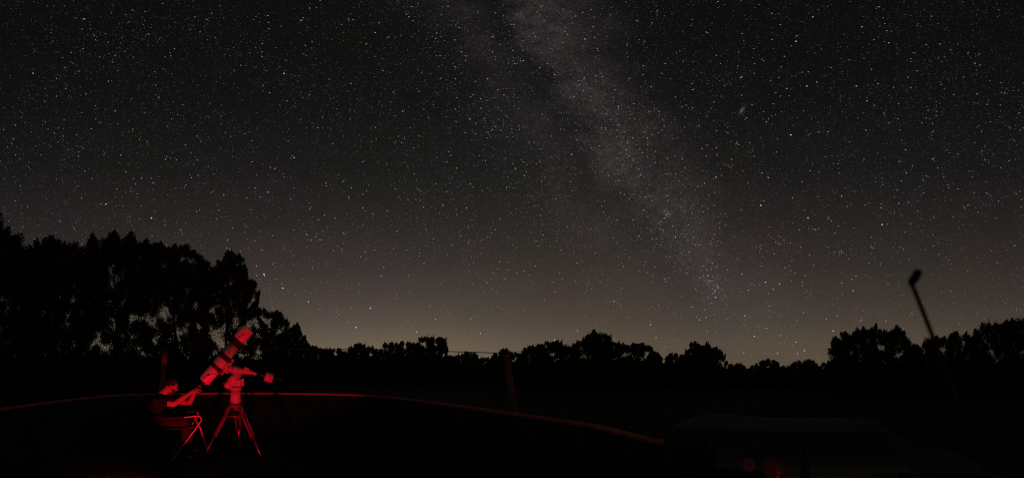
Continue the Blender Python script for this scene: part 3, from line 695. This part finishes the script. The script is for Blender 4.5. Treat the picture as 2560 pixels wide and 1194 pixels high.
cap(bm, h(.084, 0, .014), h(.106, 0, -.022), .009, .0115); ball(bm, h(.098, -.010, -.026), .0075); ball(bm, h(.098, .010, -.026), .0075)  # nose
ball(bm, h(.082, 0, .030), .022, (.6, 2.0, .55), tilt)                  # brow
cap(bm, h(.090, -.016, -.058), h(.090, .016, -.058), .009); cap(bm, h(.088, -.014, -.069), h(.088, .014, -.069), .0085)  # lips
for s in (-1, 1):
    ball(bm, h(.062, s*.042, -.018), .022, (1, .7, .8), tilt)           # cheek
    ball(bm, h(-.014, s*.082, -.010), .028, (.75, .38, 1.15), tilt @ Matrix.Rotation(R(-12), 3, 'Y'))   # ear
nk = p(403, 986, 0)
cap(bm, h(-.035, 0, -.06), nk, .056, .062)
pel = p(389, 1056, 0); ch_ = p(390, 1010, 0); ab = p(386, 1040, 0)
sN = p(391, 1001, -.18); sF = p(406, 999, .19)
cap(bm, pel, ab, .12, .12); cap(bm, ab, ch_, .12, .125); cap(bm, ch_, nk-Vector((0, 0, .03)), .115, .07); cap(bm, sN, sF, .058, .058)
def arm(sh, elb, wr):
    cap(bm, sh, elb, .054, .043); cap(bm, elb, elb.lerp(wr, .35), .043, .044); cap(bm, elb.lerp(wr, .35), wr, .044, .029)
eN = p(434, 1007, -.20); wN = p(481, 977, -.08)
eF = p(474, 1010, .12); wF = p(487, 981, .02)
arm(sN, eN, wN); arm(sF, eF, wF)
def hand(wr, d, upv, L_=.185, side=1):
    d = d.normalized(); upv = (upv-d*upv.dot(d)).normalized(); lat = d.cross(upv)*side
    pc_ = wr+d*.045
    for k in (-1.5, -.5, .5, 1.5): cap(bm, wr+lat*k*.012, wr+d*.085+lat*k*.0195, .015, .0115)
    for k, ln_ in zip((-1.5, -.5, .5, 1.5), (.060, .074, .080, .070)):
        b0 = wr+d*.088+lat*k*.0205; b1 = b0+(d*.9-upv*.25)*ln_*.5; b2 = b1+(d*.45-upv*.9)*ln_*.32; b3 = b2+(d*-.1-upv*1.0)*ln_*.22
        cap(bm, b0, b1, .0098, .0090); cap(bm, b1, b2, .0090, .0082); cap(bm, b2, b3, .0082, .0072)
    t0 = wr+d*.02+lat*.026; t1 = t0+d*.035+lat*.024-upv*.012; t2 = t1+d*.036+lat*.004-upv*.018
    cap(bm, t0, t1, .014, .0115); cap(bm, t1, t2, .0115, .009)
hand(wN, p(505, 967, -.03)-wN, Vector((-.25, -.7, .7)), side=1)
hand(wF, p(500, 962, .05)-wF, Vector((-.8, .2, .5)), side=-1)
kN = p(462, 1052, -.15); kF = p(466, 1050, .16); fN = p(462, 1138, -.16); fF = p(480, 1137, .20)
hN = pel+Vector((0, -.09, -.01)); hF = pel+Vector((0, .09, -.01))
for hh, kk, ff in ((hN, kN, fN), (hF, kF, fF)):
    cap(bm, hh, kk, .078, .055); cap(bm, kk, kk.lerp(ff, .3), .052, .054); cap(bm, kk.lerp(ff, .3), ff, .054, .034); cap(bm, ff, ff+Vector((.14, 0, -.045)), .034, .026)
body = obj('body', bm, MT['skin'], MAN); remesh(body, .0052, 5)
bm = bmesh.new()
cap(bm, pel+Vector((0, 0, .03)), ab, .137, .136); cap(bm, ab, ch_, .136, .140); cap(bm, ch_, nk-Vector((0.004, 0, .040)), .130, .082); cap(bm, sN, sF, .072, .072)
cap(bm, sN, sN.lerp(eN, .50), .073, .064); cap(bm, sF, sF.lerp(eF, .50), .073, .064)
# straight sleeve hems
sh_ = obj('t_shirt', bm, MT['shirt'], MAN); remesh(sh_, .010, 4)
dt = sh_.modifiers.new('folds', 'DISPLACE'); tx = bpy.data.textures.new('cloth folds', 'CLOUDS'); tx.noise_scale = .11; dt.texture = tx; dt.strength = .022; dt.mid_level = .45
bm = bmesh.new()
for hh, kk, ff in ((hN, kN, fN), (hF, kF, fF)):
    cap(bm, hh, kk, .094, .074); cap(bm, kk, kk.lerp(ff, .93), .072, .056)
cap(bm, hN, hF, .12, .12)
tr_o = obj('trousers', bm, MT['jeans'], MAN); remesh(tr_o, .011, 4); dt = tr_o.modifiers.new('folds', 'DISPLACE'); dt.texture = tx; dt.strength = .02; dt.mid_level = .45
for ff in (fN, fF):
    bm = bmesh.new(); cap(bm, ff+Vector((-.03, 0, -.03)), ff+Vector((.15, 0, -.048)), .046, .036); box(bm, (ff.x+.05, ff.y, .012), (.27, .09, .024), None, .01)
    o = obj('shoe', bm, MT['shoe'], MAN); remesh(o, .008, 3)
bm = bmesh.new()
for k in range(520):                                          # hair: short overlapping tufts over the crown and back of the head
    th = random.uniform(0, 2*math.pi); ph = math.acos(random.uniform(-.35, 1)); dv = Vector((math.sin(ph)*math.cos(th), math.sin(ph)*math.sin(th), math.cos(ph)))
    if dv.x > .42 and dv.z < .52: continue
    if dv.z < .02 and dv.x > -.16: continue
    c = Vector((-.014+dv.x*.100, dv.y*.080, .024+dv.z*.096)); ball(bm, h(*c), .019, (1, 1, .85), sub=1)
ha = obj('hair', bm, MT['hair'], MAN); remesh(ha, .006, 2, .4); dh = ha.modifiers.new('tufts', 'DISPLACE'); th_ = bpy.data.textures.new('tufts', 'CLOUDS'); th_.noise_scale = .015; dh.texture = th_; dh.strength = .012
bm = bmesh.new()
for k in range(260):
    a = random.uniform(-1.45, 1.45); z = random.uniform(-.112, -.060+.030*abs(math.sin(a)))
    rx = .036+.052*math.cos(a)**.8*(1 if z > -.09 else .8); ry = .060*math.sin(a)*(1 if z > -.085 else .75)
    if abs(ry) < .018 and z > -.074: continue
    ball(bm, h(rx, ry, z), .0105, sub=1)
for s in (-1, 1): cap(bm, h(.012, s*.066, -.022), h(.05, s*.045, -.075), .010, .014)
cap(bm, h(.098, -.018, -.050), h(.098, .018, -.050), .006)
be = obj('beard', bm, MT['beard'], MAN); remesh(be, .0055, 2, .4)
for s in (-1, 1):
    bm = bmesh.new(); ball(bm, h(.084, s*.030, .006), .0095); obj('eye', bm, MT['black'], MAN, True)

# ------------------------------------------------------------------ red observing lamp standing on the ground in front of them
RED = (1.0, .0, .022)
loc, rz = frame(532, 3.30)
LA = empty('red_lamp', loc, rz); tag(LA, 'small red observing lamp on the ground before the telescope', 'lamp')
bm = bmesh.new(); box(bm, (0, 0, .012), (.10, .09, .024), None, .006); seg(bm, (0, 0, .02), (0, -.01, .16), .012, .012, 12); obj('stand', bm, MT['black'], LA)
bm = bmesh.new(); hd = Vector((0, .6, .8)).normalized(); seg(bm, Vector((0, -.02, .17)), Vector((0, -.02, .17))+hd*.07, .03, .042, 24, True); obj('lamp_head', bm, MT['black'], LA)
bm = bmesh.new(); seg(bm, Vector((0, -.02, .17))+hd*.072, Vector((0, -.02, .17))+hd*.076, .036, .036, 24); obj('lamp_lens', bm, glow('red lens', RED, 6), LA)
sp = bpy.data.lights.new('red_beam', 'SPOT'); sp.color = RED; sp.energy = 165; sp.spot_size = R(90); sp.spot_blend = .22; sp.shadow_soft_size = .035
so = bpy.data.objects.new('red_beam', sp); C.objects.link(so); so.parent = LA; so.location = Vector((0, -.02, .17))+hd*.10
so.rotation_euler = Vector((.16, .75, .63)).normalized().to_track_quat('-Z', 'Y').to_euler()
bm = bmesh.new(); seg(bm, (-.045, .02, .035), (-.075, .045, .035), .018, .022, 18); obj('added_side_lens', bm, glow('added side lens', RED, 3), LA)  # made-up second lens, added as a source for the red on the ground
pt = bpy.data.lights.new('added_red_spill', 'SPOT'); pt.color = (1, .02, .03); pt.energy = 44; pt.spot_size = R(58); pt.spot_blend = 1; pt.shadow_soft_size = .02  # added spot that reddens the ground at the left
po = bpy.data.objects.new('added_red_spill', pt); C.objects.link(po); po.parent = LA; po.location = (-.085, .055, .22)
po.rotation_euler = Vector((-.80, .55, -.42)).normalized().to_track_quat('-Z', 'Y').to_euler()

# ------------------------------------------------------------------ dark car on the lower ground, right foreground
MC = dict(paint=mat('dull car paint', (.085, .085, .088), .75, var=.2, scale=3, bump=.05, bscale=12, spec=.15),
          glass=mat('car glass', (.012, .013, .015), .12, var=.1, spec=.5),
          trim=mat('rubber trim', (.02, .02, .02), .8),
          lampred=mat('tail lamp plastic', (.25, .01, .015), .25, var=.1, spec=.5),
          lampclear=mat('headlamp plastic', (.35, .36, .38), .2, var=.1, spec=.5))
CAR = empty('parked_car', (CARD*math.sin(CARA), CARD*math.cos(CARA), -DROP), -CARA)
tag(CAR, 'dark parked hatchback with a round red sticker on its side window, lower right', 'car')
prof = [(-1.60, .62), (-1.575, .86), (-1.53, 1.10), (-1.46, 1.36), (-1.36, 1.475), (-1.2, 1.505), (-.9, 1.492), (-.5, 1.472), (0, 1.462), (.5, 1.462),
        (.8, 1.455), (1.0, 1.40), (1.2, 1.24), (1.42, 1.04), (1.6, .985), (1.9, .94), (2.15, .86), (2.27, .74), (2.31, .58)]
bm = bmesh.new(); rg = []; CY = .82
for x, zt_ in prof:
    e = min(1, (x+1.60)/.35+.86, (2.31-x)/.5+.84); hw = .82*e; belt = min(.95, zt_-.09)
    half = [(0, .20), (hw*.80, .20), (hw*.96, .27), (hw, .45), (hw, .70), (hw*.985, belt-.03), (hw*.965, belt), (hw*(.965-.13*max(0, min(1, (zt_-belt)/.5))), max(belt+.02, zt_-.075)), (hw*.74, zt_-.012), (hw*.40, zt_+.004), (0, zt_+.008)]
    zb = .20 if -1.5 < x < 2.2 else .30
    loop = [(y, max(z, zb)) for y, z in half]+[(-y, max(z, zb)) for y, z in half[-2:0:-1]]
    rg.append([bm.verts.new((x, CY+y, z)) for y, z in loop])
for A_, B_ in zip(rg, rg[1:]):
    for k in range(len(A_)): bm.faces.new((A_[k], A_[(k+1) % len(A_)], B_[(k+1) % len(A_)], B_[k]))
bm.faces.new(rg[0][::-1]); bm.faces.new(rg[-1]); bmesh.ops.recalc_face_normals(bm, faces=bm.faces)
bmesh.ops.subdivide_edges(bm, edges=bm.edges[:], cuts=1, smooth=.6, use_grid_fill=True)
shell = obj('body', bm, MC['paint'], CAR, True)
bpy.context.view_layer.update()
def side(x, z, off, far=False):
    ok, l_, n_, _ = shell.ray_cast(Vector((x, 3 if far else -1.5, z)), Vector((0, -1 if far else 1, 0)))
    return (l_ if ok else Vector((x, CY*2 if far else 0, z)))+Vector((0, off if far else -off, 0))
def panel(name, poly, off, m, far=False, nu=8, nv=6, parent=CAR, th=.006):
    """four-cornered patch (x,z) laid on the side of the body"""
    bm = bmesh.new(); (a, b, c, d) = [Vector((p_[0], 0, p_[1])) for p_ in poly]; g = []
    for i in range(nu+1):
        for_ = []
        for k in range(nv+1):
            q_ = a.lerp(b, i/nu).lerp(d.lerp(c, i/nu), k/nv); for_.append(bm.verts.new(side(q_.x, q_.z, off, far)))
        g.append(for_)
    for i in range(nu):
        for k in range(nv): bm.faces.new((g[i][k], g[i+1][k], g[i+1][k+1], g[i][k+1]))
    bmesh.ops.recalc_face_normals(bm, faces=bm.faces)
    return obj(name, bm, m, parent, True)
for far in (False, True):
    panel('quarter_window', [(-1.34, 1.03), (-.98, 1.00), (-.98, 1.37), (-1.24, 1.36)], .005, MC['glass'], far)
    panel('rear_side_window', [(-.90, 1.00), (-.02, .99), (-.02, 1.385), (-.90, 1.38)], .005, MC['glass'], far)
    panel('front_side_window', [(.07, .99), (1.17, .99), (.84, 1.365), (.07, 1.385)], .005, MC['glass'], far)
    for x_, w_ in ((-.945, .018), (.025, .016)):
        panel('door_pillar', [(x_-w_, .98), (x_+w_, .98), (x_+w_, 1.39), (x_-w_, 1.39)], .010, MC['trim'], far, 1, 6)
    for x_ in (-.92, .02, 1.15):
        bm = bmesh.new(); tube(bm, [side(x_, z_, .001, far) for z_ in (.32, .5, .7, .92)], .004, 6); obj('door_seam', bm, MC['trim'], CAR)
    for x_ in (-.80, .16):
        bm = bmesh.new(); c_ = side(x_, .84, .02, far); box(bm, c_, (.17, .022, .024), None, .006); obj('door_handle', bm, MC['paint'], CAR, True)
    bm = bmesh.new(); tube(bm, [side(-1.28+2.15*i/16, 1.425+.012*math.sin(i/16*3.1), .006, far)+Vector((0, (-.02 if far else .02), .03)) for i in range(17)], .009, 8); obj('roof_rail', bm, MC['trim'], CAR, True)
    bm = bmesh.new(); c_ = side(1.02, 1.0, .09, far); box(bm, c_, (.10, .17, .12), None, .03); obj('wing_mirror', bm, MC['paint'], CAR, True)
    panel('headlamp', [(1.98, .64), (2.22, .62), (2.16, .76), (1.96, .82)], .006, MC['lampclear'], far, 4, 3)
    panel('tail_lamp', [(-1.575, .68), (-1.46, .68), (-1.44, .96), (-1.545, .96)], .006, MC['lampred'], far, 3, 5)
    for x_ in (-1.02, 1.60):
        y_ = CY*2-.08 if far else .08; w = empty('wheel', (x_, y_, .30)); w.parent = CAR
        bm = bmesh.new(); rgs = [[bm.verts.new((math.cos(a_*math.pi/18)*r_, t_, math.sin(a_*math.pi/18)*r_)) for a_ in range(36)] for r_, t_ in ((.19, -.09), (.27, -.10), (.30, -.07), (.30, .07), (.27, .10), (.19, .09))]
        for A_, B_ in zip(rgs, rgs[1:]):
            for k in range(36): bm.faces.new((A_[k], A_[(k+1) % 36], B_[(k+1) % 36], B_[k]))
        obj('tyre', bm, MT['rubber'], w, True)
        bm = bmesh.new(); seg(bm, (0, -.07, 0), (0, .07, 0), .185, .185, 30)
        for k in range(5): box(bm, (math.cos(k*1.2566)*.10, -.08 if not far else .08, math.sin(k*1.2566)*.10), (.17, .02, .035), Matrix.Rotation(-k*1.2566, 3, 'Y'), .004)
        obj('rim', bm, MT['steel'], w)
bm = bmesh.new()
v4 = [bm.verts.new(p_) for p_ in ((-1.475, CY-.55, 1.30), (-1.475, CY+.55, 1.30), (-1.565, CY+.62, 1.02), (-1.565, CY-.62, 1.02))]; bm.faces.new(v4); bmesh.ops.solidify(bm, geom=bm.faces[:], thickness=.02)
obj('rear_window', bm, MC['glass'], CAR)
bm = bmesh.new(); v4 = [bm.verts.new(p_) for p_ in ((1.03, CY-.56, 1.385), (1.03, CY+.56, 1.385), (1.40, CY+.66, 1.075), (1.40, CY-.66, 1.075))]; bm.faces.new(v4); bmesh.ops.solidify(bm, geom=bm.faces[:], thickness=-.02)
obj('windscreen', bm, MC['glass'], CAR)
bm = bmesh.new(); box(bm, (-1.40, CY+.05, 1.462), (.13, .95, .022), Matrix.Rotation(R(-14), 3, 'Y'), .009); obj('roof_spoiler', bm, MC['paint'], CAR)
# round red sticker on the near rear side window
def carpt(px, py, y):
    a = R((px-1280)/PPD)-CARA; d = CARD+y; return Vector((d*math.tan(a), y, EYE+d/math.cos(a)*math.tan(R((HOR-py)/PPD))+DROP))
sk_ = carpt(1872, 1163, .05); bc = side(sk_.x, sk_.z, .010)
nrm_ = Vector((0, -1, .22)).normalized(); QM = nrm_.to_track_quat('Z', 'Y').to_matrix().to_4x4()
bm = bmesh.new(); bmesh.ops.create_cone(bm, cap_ends=True, segments=44, radius1=.063, radius2=.062, depth=.003, matrix=Matrix.Translation(bc) @ QM)
sticker = obj('round_sticker', bm, MT['badge'], CAR)
bm = bmesh.new(); TM = Matrix.Translation(bc+nrm_*.0022) @ QM
def st_(pts, r_=.003): tube(bm, [TM @ Vector((x_*.0028, z_*.0028, 0)) for x_, z_ in pts], r_*.55, 5)
st_([(-14, -9), (-6, -12.5), (4, -13), (13, -10)]); st_([(-9, -6), (-8, 5), (-4, 9), (0, 6), (-1, -5)], .006); st_([(3, -5), (4, 3), (9, 4), (10, -4)], .0055); st_([(-6, 1), (2, 1)], .005)
st_([(19.5*math.cos(a*.2), 19.5*math.sin(a*.2)) for a in range(32)], .0022)
obj('sticker_print', bm, MT['ink'], sticker)
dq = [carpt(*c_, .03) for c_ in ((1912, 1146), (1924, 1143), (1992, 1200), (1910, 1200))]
panel('tail_glow_patch', [(c_.x, c_.z) for c_ in dq], .010, MC['lampred'], False, 6, 6)  # made-up red patch standing in for the tail lamp's glow
# small red light added in place of the tail lamp's glow, beside the sticker
lp = carpt(1945, 1192, .03); lc = side(lp.x, lp.z, .028)
TL = empty('tail_glow_light', Matrix.Translation(CAR.location) @ Matrix.Rotation(-CARA, 4, 'Z') @ lc, -CARA); tag(TL, 'small dim red light added on the dark car in place of its tail lamp glow', 'light')
bm = bmesh.new(); box(bm, (0, .006, -.012), (.045, .022, .04), None, .005); obj('housing', bm, MT['black'], TL)
bm = bmesh.new(); ball(bm, (0, -.010, .010), .014, (1, .6, .7)); obj('lens', bm, glow('dim red lens', (1, .0, .02), .07), TL, True)
l2 = bpy.data.lights.new('added_tail_glow', 'POINT'); l2.color = (1, .0, .05); l2.energy = .012; l2.shadow_soft_size = .015  # added point light that reddens the patch around it
o2 = bpy.data.objects.new('added_tail_glow', l2); C.objects.link(o2); o2.parent = TL; o2.location = (0, -.10, .05)

# ------------------------------------------------------------------ slim leaning rod close to the camera, out of focus
loc, rz = frame(2288, .76)
RD = empty('leaning_rod', (0, 0, 0)); RD.location = (loc[0], loc[1], 0); RD.rotation_euler = (0, 0, rz)
tag(RD, 'thin leaning rod with a bent black foam head, blurred, far right', 'rod')
u7 = R(1/PPD)*.76
def rp(px, py, b=0): return Vector(((px-2288)*u7, b, EYE+.76*math.tan(R((HOR-py)/PPD))))
tp_ = rp(2279, 708); d_ = (rp(2312, 790)-tp_).normalized(); wx = Matrix.Rotation(rz, 4, 'Z') @ (tp_+d_*1.8)+Vector(loc); gr = gz(wx.x, wx.y); bt = tp_+d_*((tp_.z-gr-.03)/-d_.z)
bm = bmesh.new(); tube(bm, [tp_, tp_+d_*.3, tp_+d_*.8, bt], .0058, 14); obj('shaft', bm, MT['rod'], RD, True)
bm = bmesh.new(); tube(bm, bez([rp(2278, 714), rp(2281, 702), rp(2289, 692), rp(2294, 680), rp(2295, 675)], 5), [.0065]+[.0085]*3+[.0105]*14+[.0095]*2+[.005], 16); obj('foam_head', bm, MT['rubber'], RD, True)
bm = bmesh.new(); seg(bm, Vector((bt.x, bt.y, gr)), Vector((bt.x, bt.y, gr+.03)), .11, .09, 28); obj('base', bm, MT['rubber'], RD)
